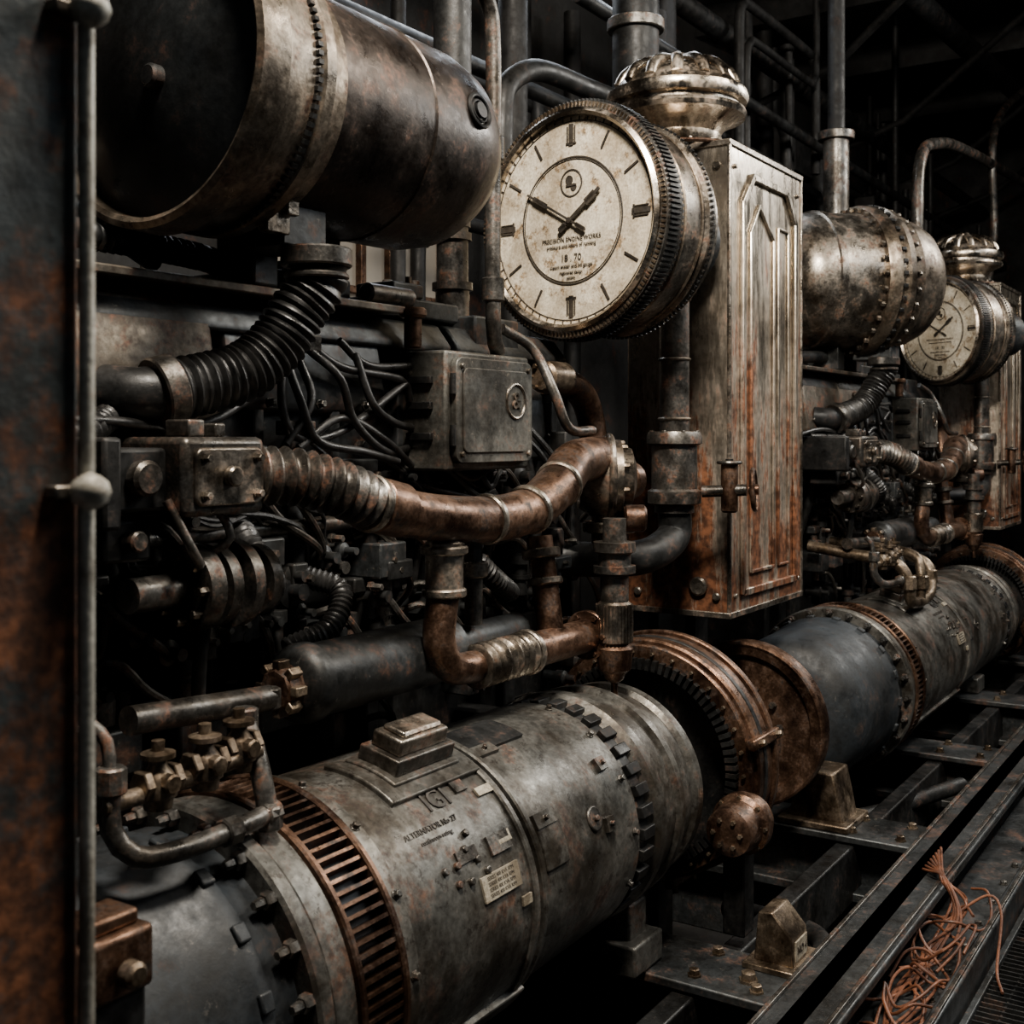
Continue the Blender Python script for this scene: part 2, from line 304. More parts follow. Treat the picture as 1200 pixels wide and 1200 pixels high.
def engine(dx):
    g=Group('diesel_engine',dx); rn=random.Random(11)
    x0,x1=1.2,5.2
    b=g.bm('crankcase',DARK,.015); box(b,x0,x1,3.15,4.3,-2.88,-.1)
    b=g.bm('cylinder_head',IRON,.02)
    prism(b,[(3.0,-.12),(2.96,.0),(2.98,.22),(3.1,.36),(4.2,.36),(4.2,-.12)],x0,x1-.1)
    c=g.bm('rocker_cover',IRON,.012)
    for i in range(4):
        a=x0+.05+i*.95; prism(c,[(2.93,.34),(2.93,.37),(3.0,.46),(3.15,.49),(3.9,.49),(4.0,.36)],a,a+.9)
    pc=g.bm('side_cover',COVER,.015); prism(pc,[(2.90,.02),(2.88,.06),(2.93,.36),(3.02,.50),(3.3,.51),(3.3,.02)],1.35,2.72)
    prism(g.bm('side_cover_mid',IRON,.015),[(2.93,.08),(2.91,.12),(2.95,.34),(3.03,.49),(3.3,.50),(3.3,.08)],2.78,3.6)
    prism(g.bm('cover_lip',COVER,.006),[(2.88,.47),(2.88,.50),(3.3,.535),(3.3,.49)],1.3,3.7)
    d=g.bm('inspection_doors',DARK,.015); bo=g.bm('bolts',PIPE)
    for i in range(5):
        a=x0+.08+i*.8
        for (z0,z1) in ((-.75,-.2),(-1.5,-.85),(-2.3,-1.6)):
            box(d,a,a+.68,3.07,3.16,z0,z1); box(d,a+.12,a+.56,3.03,3.08,z0+.12,z1-.12)
            for x in (a+.05,a+.34,a+.63):
                for z in (z0+.05,z1-.05): bolt(bo,(x,3.07,z),(0,-1,0),.018,.03)
        box(d,a+.70,a+.78,3.0,3.2,-2.8,-.12)
    f=g.bm('head_ribs',IRON,.008)
    for i in range(10):
        a=x0+.15+i*.39; box(f,a,a+.05,2.93,3.0,-.1,.2); bolt(bo,(a+.2,2.97,-.04),(0,-1,0),.022,.04)
    for i in range(9): bolt(bo,(1.45+i*.25,2.9,.11),(0,-1,.1),.014,.03)
    rr=g.bm('cover_nuts',BRASS)
    for i in range(8): bolt(rr,(x0+.3+i*.47,3.2,.5),(0,0,1),.03,.05)
    t=g.bm('top_fittings',IRON,.01)
    box(t,3.15,3.55,3.05,3.35,.48,.60); box(t,3.3,3.5,3.1,3.3,.6,.66); box(t,3.7,4.2,3.0,3.4,.48,.56); box(t,4.25,4.6,2.95,3.3,.36,.52); box(t,2.95,3.1,3.1,3.3,.48,.57); box(t,3.75,3.95,3.0,3.2,.56,.62)
    cyl(g.bm('roller',PIPE),(3.55,2.98,.55),(1,0,0),0,.28,.04,20,.01)
    cyl(g.bm('filler_cap',COPPER),(3.72,2.88,.34),(0,0,1),0,.16,.035,20,.006); cyl(g.bm('filler_cap',COPPER),(3.72,2.88,.46),(0,0,1),0,.04,.055,20,.01)
    for x in (3.0,3.42,4.0,4.4): cyl(g.bm('top_studs',BRASS),(x,3.12,.5),(0,0,1),0,.17,.014,10); cyl(g.bm('top_studs',BRASS),(x,3.12,.6),(0,0,1),0,.04,.03,10,.006)
    for i in range(14):
        x=rn.uniform(3.0,4.8); y=rn.uniform(3.3,3.9); h_=rn.uniform(.08,.28); cyl(g.bm('top_valves',PIPE),(x,y,.48),(0,0,1),0,h_,rn.uniform(.015,.04),12,.005); cyl(g.bm('top_valves',PIPE),(x,y,.48),(0,0,1),h_*.5,h_*.65,.05,8,.005)
    tube(g.bm('top_pipes',DARK),[(1.3,3.05,.56),(2.0,3.02,.60),(2.7,3.05,.6),(3.0,3.1,.58)],.04,12,.01,.008,.03)
    tube(g.bm('top_pipes',DARK),[(1.5,3.3,.6),(1.9,3.2,.72),(2.4,3.2,.7),(2.8,3.3,.6)],.035,12)
    rh=g.bm('ribbed_hose',RUBBER)
    tube(rh,[(1.2,2.84,-.02),(1.7,2.8,-.03),(2.1,2.8,-.0),(2.25,2.85,.05)],.035,16,.006,.008,.02)
    tube(rh,[(3.15,2.92,-.5),(3.2,2.8,-.55),(3.1,2.76,-.66),(2.95,2.82,-.72)],.035,16,.006,.008,.02)
    tube(rh,[(2.85,2.95,-.30),(2.8,2.84,-.36),(2.86,2.8,-.48),(2.95,2.95,-.6)],.04,16,.006,.008,.022)
    tube(rh,[(4.0,2.95,-.45),(4.05,2.84,-.5),(4.2,2.8,-.62),(4.45,2.9,-.7)],.04,16,.006,.008,.022)
    for i in range(26):
        x=rn.uniform(1.6,4.9); q=Vector((x,2.95,rn.uniform(-.15,.05))); L_=rn.uniform(.3,.8)
        tube(g.bm('wiring',RUBBER),[q,q+Vector((L_*.2,-.06,-.10)),q+Vector((L_*.5,-.08,-.12-rn.random()*.15)),q+Vector((L_*.8,-.06,-.2)),q+Vector((L_,.03,-.35-rn.random()*.2))],rn.choice([.008,.011,.015]),8)
    p=g.bm('pushrod_tubes',DARK)
    for i in range(9): tube(p,[(x0+.3+i*.4,2.98,-.1),(x0+.32+i*.4,2.93,-.4),(x0+.32+i*.4,3.02,-.75)],.03,10)
    tube(g.bm('fuel_rail',PIPE),[(x0,2.92,-.32),(x1-.2,2.92,-.32)],.028,12,smooth=False)
    fp=g.bm('fuel_pumps',IRON,.01)
    for i in range(6):
        a=1.5+i*.34; box(fp,a,a+.2,2.85,3.05,-1.0,-.86); cyl(g.bm('pump_heads',PIPE),(a+.1,2.93,-.86),(0,0,1),0,.09,.05,16,.01); cyl(g.bm('pump_heads',PIPE),(a+.1,2.93,-.8),(0,0,1),0,.06,.025,10,.004)
    for i in range(150):
        x=rn.uniform(1.5,5.1); z=rn.choice([rn.uniform(-.30,-.12),rn.uniform(-.78,-.36),rn.uniform(-.78,-.36),rn.uniform(-1.35,-.80)]); k=rn.random(); M_=rn.choice([PIPE,IRON,DARK,DARK,IRON]); nm=M_.name
        if k<.3:
            w_,h_=rn.uniform(.05,.16),rn.uniform(.05,.14); box(g.bm('housings_'+nm,M_,.008),x,x+w_,rn.uniform(2.84,2.95),3.1,z,z+h_); bolt(bo,(x+w_/2,2.9,z+h_/2),(0,-1,0),.014,.06)
        elif k<.6:
            r_=rn.uniform(.02,.05); lathe(g.bm('glands_'+nm,M_),(x,3.08,z),(0,-1,0),[(0,0),(0,r_*1.5),(.05,r_*1.5),(.05,r_),(.12,r_),(.12,r_*1.25),(.16,r_*1.25),(.17,r_*.6),(.22,r_*.6),(.22,0)],16)
        elif k<.8:
            r_=rn.uniform(.02,.035); L_=rn.uniform(.15,.4); lathe(g.bm('glands_'+nm,M_),(x,2.93,z),(0,0,-1),[(0,0),(0,r_*1.6),(.04,r_*1.6),(.04,r_),(L_*.5,r_),(L_*.5,r_*1.4),(L_*.6,r_*1.4),(L_*.6,r_),(L_,r_),(L_,0)],14)
        else:
            q=Vector((x,2.98,z)); tube(g.bm('branch_pipes',PIPE),[q,q+Vector((.05,-.08,.02)),q+Vector((.15,-.1,-.08)),q+Vector((rn.uniform(.2,.4),-.08,-.2)),q+Vector((rn.uniform(.3,.45),.05,-.3))],.014,8)
    g.finish()
def generator(z,x0,xr,xm,xb,x1,name='generator'):
    g=Group(name); o=Vector((0,2.5,z)); A=(1,0,0); u,v,ww=frame(A)
    lathe(g.bm('drive_casing',SLATE),o,A,[(x0,0),(x0,.30),(x0+.05,.40),(x0+.12,.45),(xr-.42,.465),(xr-.40,.48),(xr-.36,.48),(xr-.34,.465),(xr-.25,.465)],96)
    band(g.bm('front_flange',GEN),o,A,xr-.26,xr-.20,.3,.530,96,.01)
    axbolts(g.bm('flange_bolts',PIPE),o,(-1,0,0),-(xr-.26),.50,24,.014,.06); axbolts(g.bm('flange_nuts',PIPE),o,(-1,0,0),-(xr-.26),.50,24,.024,.028)
    radblocks(g.bm('casing_lugs',SLATE,.006),o,A,xr-.38,.465,18,.04,.05,.03)
    cyl(g.bm('core',DARK),o,A,xr-.2,xb,.43,64)
    fl=g.bm('louvre_ring',COPPER); band(fl,o,A,xr-.10,xr-.075,.40,.525,96); band(fl,o,A,xr+.075,xr+.10,.40,.525,96)
    band(g.bm('louvre_bed',BLACK),o,A,xr-.08,xr+.08,.40,.475,96)
    radblocks(g.bm('louvre_fins',COPPER),o,A,xr,.47,96,.15,.010,.045)
    band(g.bm('ring_collar',GEN),o,A,xr-.19,xr-.10,.40,.51,96)
    lathe(g.bm('stator_casing',GEN),o,A,[(xr+.10,.44),(xr+.11,.50),(xr+.16,.505),(xr+.17,.48),(xm-.06,.475),(xm-.05,.44)],96)
    band(g.bm('strap',GEN),o,A,xm-.06,xm-.03,.44,.49,96); band(g.bm('strap',GEN),o,A,xm+.0,xm+.03,.44,.485,96); band(g.bm('strap_gap',DARK),o,A,xm-.03,xm,.40,.465,96)
    lathe(g.bm('rear_casing',GEN),o,A,[(xm+.03,.44),(xm+.04,.462),(xb-.12,.455),(xb-.11,.43),(xb-.06,.43)],96)
    radblocks(g.bm('bolt_ring',DARK,.004),o,A,xb-.03,.42,34,.09,.045,.035)
    lathe(g.bm('end_bell',GEN),o,A,[(xb-.05,.40),(xb+.02,.44),(xb+.05,.465),(xb+.10,.465),(xb+.11,.44),(xb+.24,.435),(xb+.25,.455),(xb+.29,.455),(xb+.30,.42),(x1-.12,.41),(x1-.10,.43),(x1-.05,.43),(x1-.04,.36),(x1,.3),(x1+.02,0)],96)
    axbolts(g.bm('bell_bolts',PIPE),o,A,x1-.05,.385,20,.018,.04)
    cyl(g.bm('shaft',STEEL),o,A,x1,x1+.22,.10,32)
    h=g.bm('hardware',PIPE,.004)
    w=xm-xr; s1=xr+.17+w*.35
    def rad(an): 
        a=math.radians(an); return u*math.cos(a)+v*math.sin(a), -u*math.sin(a)+v*math.cos(a)
    arcplate(g.bm('pad',GEN,.006),o,A,s1-.12,s1+.34,.47,.495,88,122); arcplate(g.bm('pad_upper',GEN,.006),o,A,s1-.06,s1+.28,.49,.505,92,116)
    d,t=rad(104)
    obox(g.bm('terminal_box',PIPE,.006),o+ww*(s1+.12)+d*.525,.30,.16,.05,ww,t,d)
    obox(g.bm('terminal_box_lid',STEEL,.01),o+ww*(s1+.12)+d*.575,.25,.12,.055,ww,t,d); obox(g.bm('terminal_box_lid',STEEL,.01),o+ww*(s1+.12)+d*.61,.2,.09,.02,ww,t,d)
    def tag(s,ang,sx,sy,m='label_plates',mm=LABEL,r=.478,hh=.008):
        d,t=rad(ang); obox(g.bm(m,mm),o+ww*s+d*(r+hh/2),sx,sy,hh,ww,t,d); return o+ww*s+d*(r+hh),d,t
    p,d,t=tag(xm-.22,163,.20,.075)
    for q in range(4): text(g.bm('lettering',INK),"SERIES 400 KVA RPM",.016,p+t*(-.026+.017*q),ww,-t,.001)
    tag(xm-.14,149,.07,.035); tag(xm-.10,174,.05,.03); tag(xm-.10,130,.08,.03)
    p,d,t=tag(xm-.17,150,.11,.06,'frame_plate',PIPE)
    d,t=rad(126); text(g.bm('lettering',INK),"IGI",.10,o+ww*(xm-.32)+d*.479,ww,-t,.003)
    tag(xm-.19,124,.06,.05,'frame_plate',PIPE)
    for k,(an,s) in enumerate(((135,"ALTERNATOR No 27"),(139,"continuous rating"))):
        d,t=rad(an); text(g.bm('lettering',INK),s,.028-.006*k,o+ww*(xm-.42)+d*.478,ww,-t,.003)
    for s,an in ((.46,151),(.40,151),(.34,147),(.42,157),(.36,158),(.30,142),(.30,152),(.27,157)):
        d,t=rad(an); cyl(h,o+ww*(xm-s)+d*.47,d,0,.022,.012,12,.003)
    tag(xm-.34,149,.10,.04,'switch_plate',PIPE)
    for s,an,sx in ((xm+.12,150,.12),(xb-.35,165,.05),(xm+.1,112,.12),(xb-.25,140,.06)):
        tag(s,an,sx,.05,'clips',GEN,.455,.02); 
        d,t=rad(an); bolt(h,o+ww*s+d*.47,d,.010,.02)
    d,t=rad(160); cyl(h,o+ww*(xm+.42)+d*.455,d,0,.012,.045,24,.004); cyl(h,o+ww*(xm+.42)+d*.46,d,0,.02,.012,12,.003)
    arcplate(g.bm('patch',DARK),o,A,xm-.02,xm+.35,.458,.472,92,112); arcplate(g.bm('side_patch',GEN,.004),o,A,xm+.06,xm+.2,.455,.47,152,170)
    for an in (100,125,150,175,200): 
        d,t=rad(an); bolt(h,o+ww*(xr+.14)+d*.50,d,.012,.02); bolt(h,o+ww*(xb-.16)+d*.455,d,.012,.02)
    f=g.bm('feet',GEN,.012)
    box(f,xm+.9,xm+1.15,2.15,2.45,-2.145,-2.02); box(f,xm+.95,xm+1.10,2.2,2.6,-2.04,z-.36)
    box(f,xr+.02,xr+.3,2.3,2.7,-2.145,z-.40)
    arcplate(g.bm('cradle',GEN,.005),o,A,xr+.15,xm,.47,.50,215,260)
    g.finish()
def wheel(x,z,R,disc=False):
    g=Group('flywheel'); o=Vector((0,2.5,z)); A=(1,0,0); u,v,w=frame(A)
    if disc:
        lathe(g.bm('disc',COPPER),o,A,[(x-.05,0),(x-.05,.12),(x-.02,.14),(x-.01,R*.8),(x-.04,R*.84),(x-.05,R*.97),(x-.03,R),(x+.05,R),(x+.06,0)],96)
        cyl(g.bm('hub',PIPE),o,A,x-.16,x+.45,.13,32,.02); axbolts(g.bm('bolts',PIPE),o,(-1,0,0),-(x-.02),.2,10,.02,.03); torus(g.bm('rim_bead',COPPER),o+w*(x-.04),A,R*.97,.015,96,8)
        g.finish(); return
    band(g.bm('rim',COPPER),o,A,x-.08,x+.08,R*.84,R*.97,96,.01); band(g.bm('rim_lip',COPPER),o,A,x+.08,x+.12,R*.8,R,96,.006); band(g.bm('rim_lip',COPPER),o,A,x-.12,x-.08,R*.8,R*.93,96,.006)
    band(g.bm('groove',DARK),o,A,x-.02,x+.01,R*.9,R*.978,96,.003)
    radblocks(g.bm('ring_gear',DARK),o,A,x-.13,R*.74,80,.05,.02,.05)
    lathe(g.bm('web',DARK),o,A,[(x-.02,0),(x-.02,R*.86),(x+.02,R*.86),(x+.02,0)],64)
    cyl(g.bm('hub',PIPE),o,A,x-.12,x+.12,.16,32,.02)
    axbolts(g.bm('rim_bolts',BRASS),o,(-1,0,0),-(x-.12),R*.87,30,.010,.02)
    for an in (165,255):
        a=math.radians(an); d=u*math.cos(a)+v*math.sin(a); t=-u*math.sin(a)+v*math.cos(a)
        obox(g.bm('clamps',COPPER,.01),o+w*x+d*R*.98,.3,.05,.05,w,t,d); bolt(g.bm('clamp_bolts',BRASS),o+w*(x-.1)+d*R*1.0,d,.016,.04); bolt(g.bm('clamp_bolts',BRASS),o+w*(x+.1)+d*R*1.0,d,.016,.04)
    g.finish()
    g=Group('starter_motor'); p=Vector((x-.24,1.97,z-.17))
    lathe(g.bm('body',COPPER),p,A,[(-.16,0),(-.16,.06),(-.14,.10),(-.03,.11),(-.01,.13),(.04,.13),(.06,.11),(.10,.11),(.11,.07),(.11,0)],32)
    axbolts(g.bm('bolts',BRASS),p,(-1,0,0),.01,.115,8,.012,.02); axbolts(g.bm('bolts',BRASS),p,(-1,0,0),.14,.06,6,.012,.03)
    box(g.bm('bracket',DARK,.01),x-.28,x-.16,1.94,2.04,-2.145,z-.26); g.finish()
def pipework(dx,sx=1):
    def G(n): return Group(n,dx,sx)
    g=G('corrugated_hose'); P=VS([(2.88,2.62,.57),(2.89,2.62,.50),(2.84,2.66,.40),(2.77,2.70,.28),(2.65,2.74,.19),(2.42,2.80,.13)])
    tube(g.bm('hose',RUBBER),P,.083,28,.006,.014,.030); band(g.bm('clamps',PIPE),P[0],(0,0,-1),-.03,.03,.06,.115,32); band(g.bm('clamps',PIPE),P[0],(0,0,-1),.05,.07,.06,.105,32)
    band(g.bm('clamps',DARK),P[5],P[5]-P[4],-.03,.04,.05,.110,32); tube(g.bm('end_elbow',DARK),[P[5],P[5]+Vector((-.08,.03,-.01)),P[5]+Vector((-.13,.12,0))],.08,20); g.finish()
    g=G('intake_pipe'); P=VS([(2.59,2.60,-.12),(2.72,2.55,-.13),(2.86,2.50,-.17),(3.01,2.48,-.23)])
    tube(g.bm('flex_section',PIPE),P,.07,28,.006,.022,.040)
    P=VS([(2.98,2.48,-.22),(3.28,2.48,-.28),(3.65,2.48,-.31),(3.94,2.48,-.29),(4.20,2.50,-.20),(4.41,2.55,-.12),(4.72,2.60,-.10)])
    tube(g.bm('copper_bend',COPPER),P,(.078,.098),28)
    for i in (0,2,3,4):
        d=P[i+1]-P[i]; band(g.bm('collars',STEEL),P[i],d,-.015,.015,.06,.095+.006*(i>2),32)
    cyl(g.bm('union',COPPER),P[0],P[1]-P[0],.02,.16,.092,24,.01)
    g.finish()
    g=G('water_pump'); c=Vector((4.78,2.58,-.19)); A=Vector((.55,-.8,0)).normalized()
    lathe(g.bm('volute',STEEL),c,A,[(-.14,0),(-.14,.14),(-.08,.18),(.0,.19),(.02,.17),(.05,.17),(.06,.14),(.1,.13),(.12,.07),(.12,0)],40)
    axbolts(g.bm('bolts',BRASS),c,A,.05,.155,9,.014,.025); cyl(g.bm('outlet',STEEL),c,(0,0,-1),0,.30,.08,24); band(g.bm('outlet',STEEL),c,(0,0,-1),.2,.25,.05,.12,32)
    cyl(g.bm('boss',COPPER),c+Vector((.12,0,-.02)),(1,0,0),0,.1,.09,24,.02); cyl(g.bm('boss',COPPER),c+Vector((-.05,-.1,-.18)),A,0,.1,.06,16,.01)
    torus(g.bm('volute_ring',STEEL),c,A,.18,.02,40,10)
    g.finish()
    g=G('drain_manifold'); m=g.bm('pipe',COPPER)
    tube(m,VS([(3.41,2.50,-.42),(3.40,2.50,-.57),(3.38,2.50,-.73),(3.46,2.50,-.83),(3.66,2.50,-.85)]),.058,20)
    tube(g.bm('bellows',STEEL),VS([(3.60,2.50,-.85),(3.97,2.50,-.85)]),.062,28,.006,.022,.040)
    P=VS([(3.94,2.5,-.85),(4.27,2.5,-.85),(4.44,2.5,-.85)]); tube(m,P,.07,20); flange(g.bm('flanges',COPPER),P[2],(1,0,0),.105,.03,6); band(g.bm('collars',STEEL),P[0],(1,0,0),.0,.03,.05,.09,24)
    P=VS([(4.21,2.6,-.42),(4.18,2.52,-.85)]); tube(m,P,.055,20); band(g.bm('collars',STEEL),P[0],P[1]-P[0],.05,.09,.05,.08,24); band(g.bm('collars',STEEL),P[0],P[1]-P[0],.17,.20,.05,.075,24)
    tube(g.bm('side_pipe',PIPE),VS([(3.735,2.6,-.38),(3.735,2.6,-.72)]),.035,16); band(g.bm('collars',STEEL),(3.735,2.6,-.38),(0,0,-1),.1,.16,.03,.055,20)
    cyl(g.bm('sleeve',STEEL),(3.41,2.5,-.37),(0,0,-1),.0,.19,.068,24,.01); band(g.bm('sleeve',STEEL),(3.41,2.5,-.37),(0,0,-1),.02,.05,.06,.085,24); band(g.bm('sleeve',STEEL),(3.41,2.5,-.37),(0,0,-1),.17,.2,.05,.08,24)
    g.finish()
    g=G('needle_valve'); o=Vector((4.495,2.4,-.453)); H=.60
    lathe(g.bm('stem',PIPE),o,(0,0,-1),[(-.1,0),(-.1,.05),(.0,.05),(.0,.09),(.04,.09),(.05,.07),(.10,.07),(.10,.09),(.13,.09),(.14,.06),(H*.45,.06)],32)
    cyl(g.bm('knurled_barrel',STEEL),o,(0,0,-1),H*.42,H*.72,.072,32,.01); radblocks(g.bm('knurls',STEEL),o,(0,0,-1),H*.57,.07,30,H*.26,.008,.01)
    lathe(g.bm('tip',COPPER),o,(0,0,-1),[(H*.72,.06),(H*.75,.08),(H*.9,.07),(H*.93,.05),(H*.97,.04),(H,.015),(H+.06,.015),(H+.06,0)],24); g.finish()
    g=G('steam_riser'); o=Vector((5.51,2.6,.81)); H=1.2
    lathe(g.bm('column',PIPE),o,(0,0,-1),[(-.05,0),(-.05,.07),(-.0,.07),(0,.10),(.03,.10),(.035,.085),(.06,.085),(.065,.075),(H*.66,.075),(H*.66,.13),(H*.68,.14),(H*.71,.14),(H*.72,.115),(H*.90,.115),(H*.91,.135),(H*.96,.135),(H*.97,.1),(H,.1)],40)
    tube(g.bm('elbow',DARK),VS([(5.51,2.6,-.37),(5.50,2.6,-.505),(5.31,2.62,-.58),(5.14,2.7,-.60),(5.0,2.95,-.6)]),.085,20)
    for z in (.1,.35,.6): band(g.bm('rings',STEEL),o,(0,0,-1),H*z,H*z+.015,.06,.085,32)
    axbolts(g.bm('bolts',STEEL),o,(0,0,1),-H*.68,.122,8,.012,.03)
    g.finish()
    g=G('gate_valve'); c=Vector((5.62,2.22,-.27)); q=Vector((5.51,2.6,-.29)); d=(c-q).normalized()
    cyl(g.bm('branch',PIPE),q,d,.14,.36,.03,16)
    handwheel(g.bm('handwheel',COPPER),c,d,.10,.012); handwheel(g.bm('side_wheel',PIPE),c-d*.12+Vector((0,0,.14)),(0,0,1),.055,.009); cyl(g.bm('valve_body',COPPER),c-d*.12,(0,0,1),-.11,.14,.042,16,.01); g.finish()
    g=G('fuel_valve_manifold')
    A=VS([(2.12,2.6,-.764),(2.28,2.6,-.775),(2.645,2.6,-.80)]); tube(g.bm('header',PIPE),A,.04,16)
    B=VS([(1.80,2.3,-.86),(2.0,2.3,-.86),(2.30,2.3,-.84)]); tube(g.bm('pipes',BRASS),B,.022,14)
    C=VS([(1.826,2.3,-.805),(1.826,2.3,-.92),(1.863,2.26,-.985),(1.964,2.24,-1.0),(2.142,2.24,-1.0),(2.30,2.26,-1.0)]); tube(g.bm('loop',PIPE),C,.026,14)
    D=VS([(2.33,2.38,-.773),(2.30,2.30,-.87),(2.30,2.26,-1.01)]); tube(g.bm('loop',PIPE),D,.028,14)
    E=VS([(1.81,2.35,-.68),(1.83,2.32,-.72),(1.826,2.3,-.825)]); tube(g.bm('loop',PIPE),E,.016,12)
    for p in VS([(1.964,2.3,-.84),(2.114,2.3,-.83),(2.25,2.32,-.82)]):
        lathe(g.bm('valve_bodies',BRASS),p,(0,0,1),[(-.065,0),(-.065,.034),(-.04,.038),(-.035,.046),(.0,.048),(.022,.036),(.04,.022),(.058,.022),(.058,.042),(.07,.042),(.075,.016),(.10,.016),(.10,0)],20)
        cyl(g.bm('valve_bodies',BRASS),p,(0,-1,0),-.02,.06,.026,8,.005)
        for s in (-.046,.046): cyl(g.bm('valve_nuts',BRASS),p,(1,0,0),s-.012,s+.012,.038,6,.003)
    for p in (C[0],D[0],D[2],A[2]): cyl(g.bm('unions',PIPE),p,(0,0,1),-.032,.032,.037,8,.005)
    for p in (C[4],C[5]): cyl(g.bm('unions',PIPE),p,(1,0,0),-.025,.025,.037,8,.005)
    g.finish()
    g=G('oil_cooler'); o=Vector((2.81,2.65,-.795)); L=.8
    lathe(g.bm('shell',IRON),o,(1,0,0),[(-.02,0),(-.02,.09),(0,.12),(.03,.13),(.06,.13),(.065,.12),(L,.12),(L+.02,.1),(L+.02,.07),(L+.5,.07),(L+.5,0)],40)
    cyl(g.bm('end_nut',COPPER),o,(-1,0,0),.0,.09,.07,8,.01); radblocks(g.bm('end_cogs',BRASS,.004),o,(-1,0,0),.06,.06,8,.05,.03,.03)
    box(g.bm('mount',DARK,.01),o.x+.1,o.x+L,2.75,3.0,o.z-.05,o.z+.03); g.finish()
    g=G('shaft_coupling'); o=Vector((2.40,2.7,-.448))
    lathe(g.bm('discs',PIPE),o,(1,0,0),[(-.2,0),(-.2,.05),(0,.05),(0,.12),(.03,.13),(.05,.13),(.05,.08),(.08,.08),(.08,.125),(.12,.125),(.12,.08),(.16,.08),(.16,.135),(.2,.135),(.21,.07),(.26,.07),(.26,.11),(.3,.11),(.3,0)],40)
    axbolts(g.bm('bolts',STEEL),o,(-1,0,0),0,.095,8,.014,.03); cyl(g.bm('mount',DARK),o,(0,1,0),.1,.3,.06,20); tube(g.bm('drop_pipe',DARK),VS([(2.5,2.72,-.55),(2.48,2.72,-.68),(2.5,2.75,-.8)]),.022,10); g.finish()
    g=G('governor_housing'); x0,x1,z0,z1=2.27,2.58,-.23,-.005
    box(g.bm('body',PIPE,.02),x0,x1,2.55,2.85,z0,z1); rplate(g.bm('cover',STEEL,.006),x0+.03,x1-.02,z0+.03,z1-.03,2.535,2.56,.03)
    for x in (x0+.06,x1-.05):
        for z in (z0+.06,z1-.06): bolt(g.bm('bolts',STEEL),(x,2.535,z),(0,-1,0),.012,.025)
    cyl(g.bm('plug',STEEL),((x0+x1)/2,2.535,(z0+z1)/2),(0,-1,0),0,.03,.03,16,.006)
    box(g.bm('side_block',DARK,.012),x0-.22,x0,2.62,2.9,z0+.02,z1-.03); box(g.bm('side_block',DARK,.012),x0-.26,x0-.2,2.56,2.9,z0-.02,z1)
    cyl(g.bm('side_boss',PIPE),(x0-.1,2.62,(z0+z1)/2),(0,-1,0),0,.05,.05,20,.01); box(g.bm('arm',DARK,.01),x0,x1,2.8,2.92,z0+.03,z0+.15)
    box(g.bm('lugs',PIPE,.006),x0+.06,x0+.12,2.6,2.7,z1,z1+.05); box(g.bm('lugs',PIPE,.006),x0+.16,x0+.2,2.6,2.7,z1,z1+.04)
    box(g.bm('lower_block',DARK,.012),x0-.18,x0-.02,2.66,2.86,z0-.12,z0); cyl(g.bm('lower_boss',PIPE),(x0-.1,2.66,z0-.06),(0,-1,0),0,.05,.03,12,.006)
    for p in ([(x0-.02,2.6,z0+.05),(x0+.03,2.56,z0-.08),(x0+.1,2.6,z0-.14),(x0+.12,2.7,z0-.1)],[(x0+.2,2.62,z0),(x0+.22,2.6,z0-.07),(x0+.17,2.66,z0-.12),(x0+.1,2.75,z0-.1)]): tube(g.bm('oil_lines',PIPE),VS(p),.014,10)
    g.finish()
    g=G('cable_harness'); b=g.bm('cables',RUBBER)
    for p in ([(3.085,2.88,.345),(2.96,2.85,.173),(3.02,2.85,.0),(3.264,2.85,.015),(3.646,2.86,.198)],[(3.107,2.88,.331),(3.275,2.86,.246),(3.62,2.86,.213),(3.70,2.88,.137)],
              [(3.043,2.85,-.044),(3.24,2.83,.061),(3.48,2.83,-.016),(3.71,2.88,-.118)],[(3.076,2.88,.267),(3.086,2.83,.118),(2.98,2.85,-.03)],
              [(3.285,2.88,.343),(3.418,2.86,.26),(3.70,2.88,.269)],[(2.55,2.84,.03),(2.654,2.83,.054),(2.94,2.88,.174)],
              [(3.10,2.86,.30),(3.2,2.80,.20),(3.3,2.82,.05),(3.5,2.84,-.06),(3.71,2.9,-.05)],
              [(2.98,2.86,.28),(3.02,2.82,.12),(3.12,2.83,-.02),(3.35,2.82,-.06),(3.6,2.86,-.10)],[(3.35,2.86,.30),(3.40,2.82,.12),(3.55,2.84,.05),(3.71,2.88,.03)],
              [(1.9,2.86,.0),(2.1,2.80,.04),(2.35,2.8,.03),(2.6,2.83,.0),(2.9,2.86,-.05)]):
        tube(b,VS(p),.015,10)
    box(g.bm('clip',PIPE,.005),2.98,3.12,2.84,2.9,.0,.05); box(g.bm('clip',PIPE,.005),3.03,3.15,2.84,2.92,.29,.35)
    g.finish()
    g=G('conduit'); tube(g.bm('tube',PIPE),VS([(4.232,2.8,.453),(4.405,2.75,.371),(4.43,2.66,.185),(4.49,2.62,.03),(4.665,2.6,.02)]),.022,12)
    tube(g.bm('rust_pipe',COPPER),VS([(4.84,2.95,.263),(5.12,2.95,.232),(5.27,2.95,.086),(5.25,2.9,-.25)]),.07,18)
    c=Vector((4.714,2.85,.267)); cyl(g.bm('coupling',BRASS),c,(1,0,0),-.08,.12,.075,24,.015); axbolts(g.bm('coupling_bolts',BRASS),c,(-1,0,0),.08,.055,6,.012,.02); g.finish()
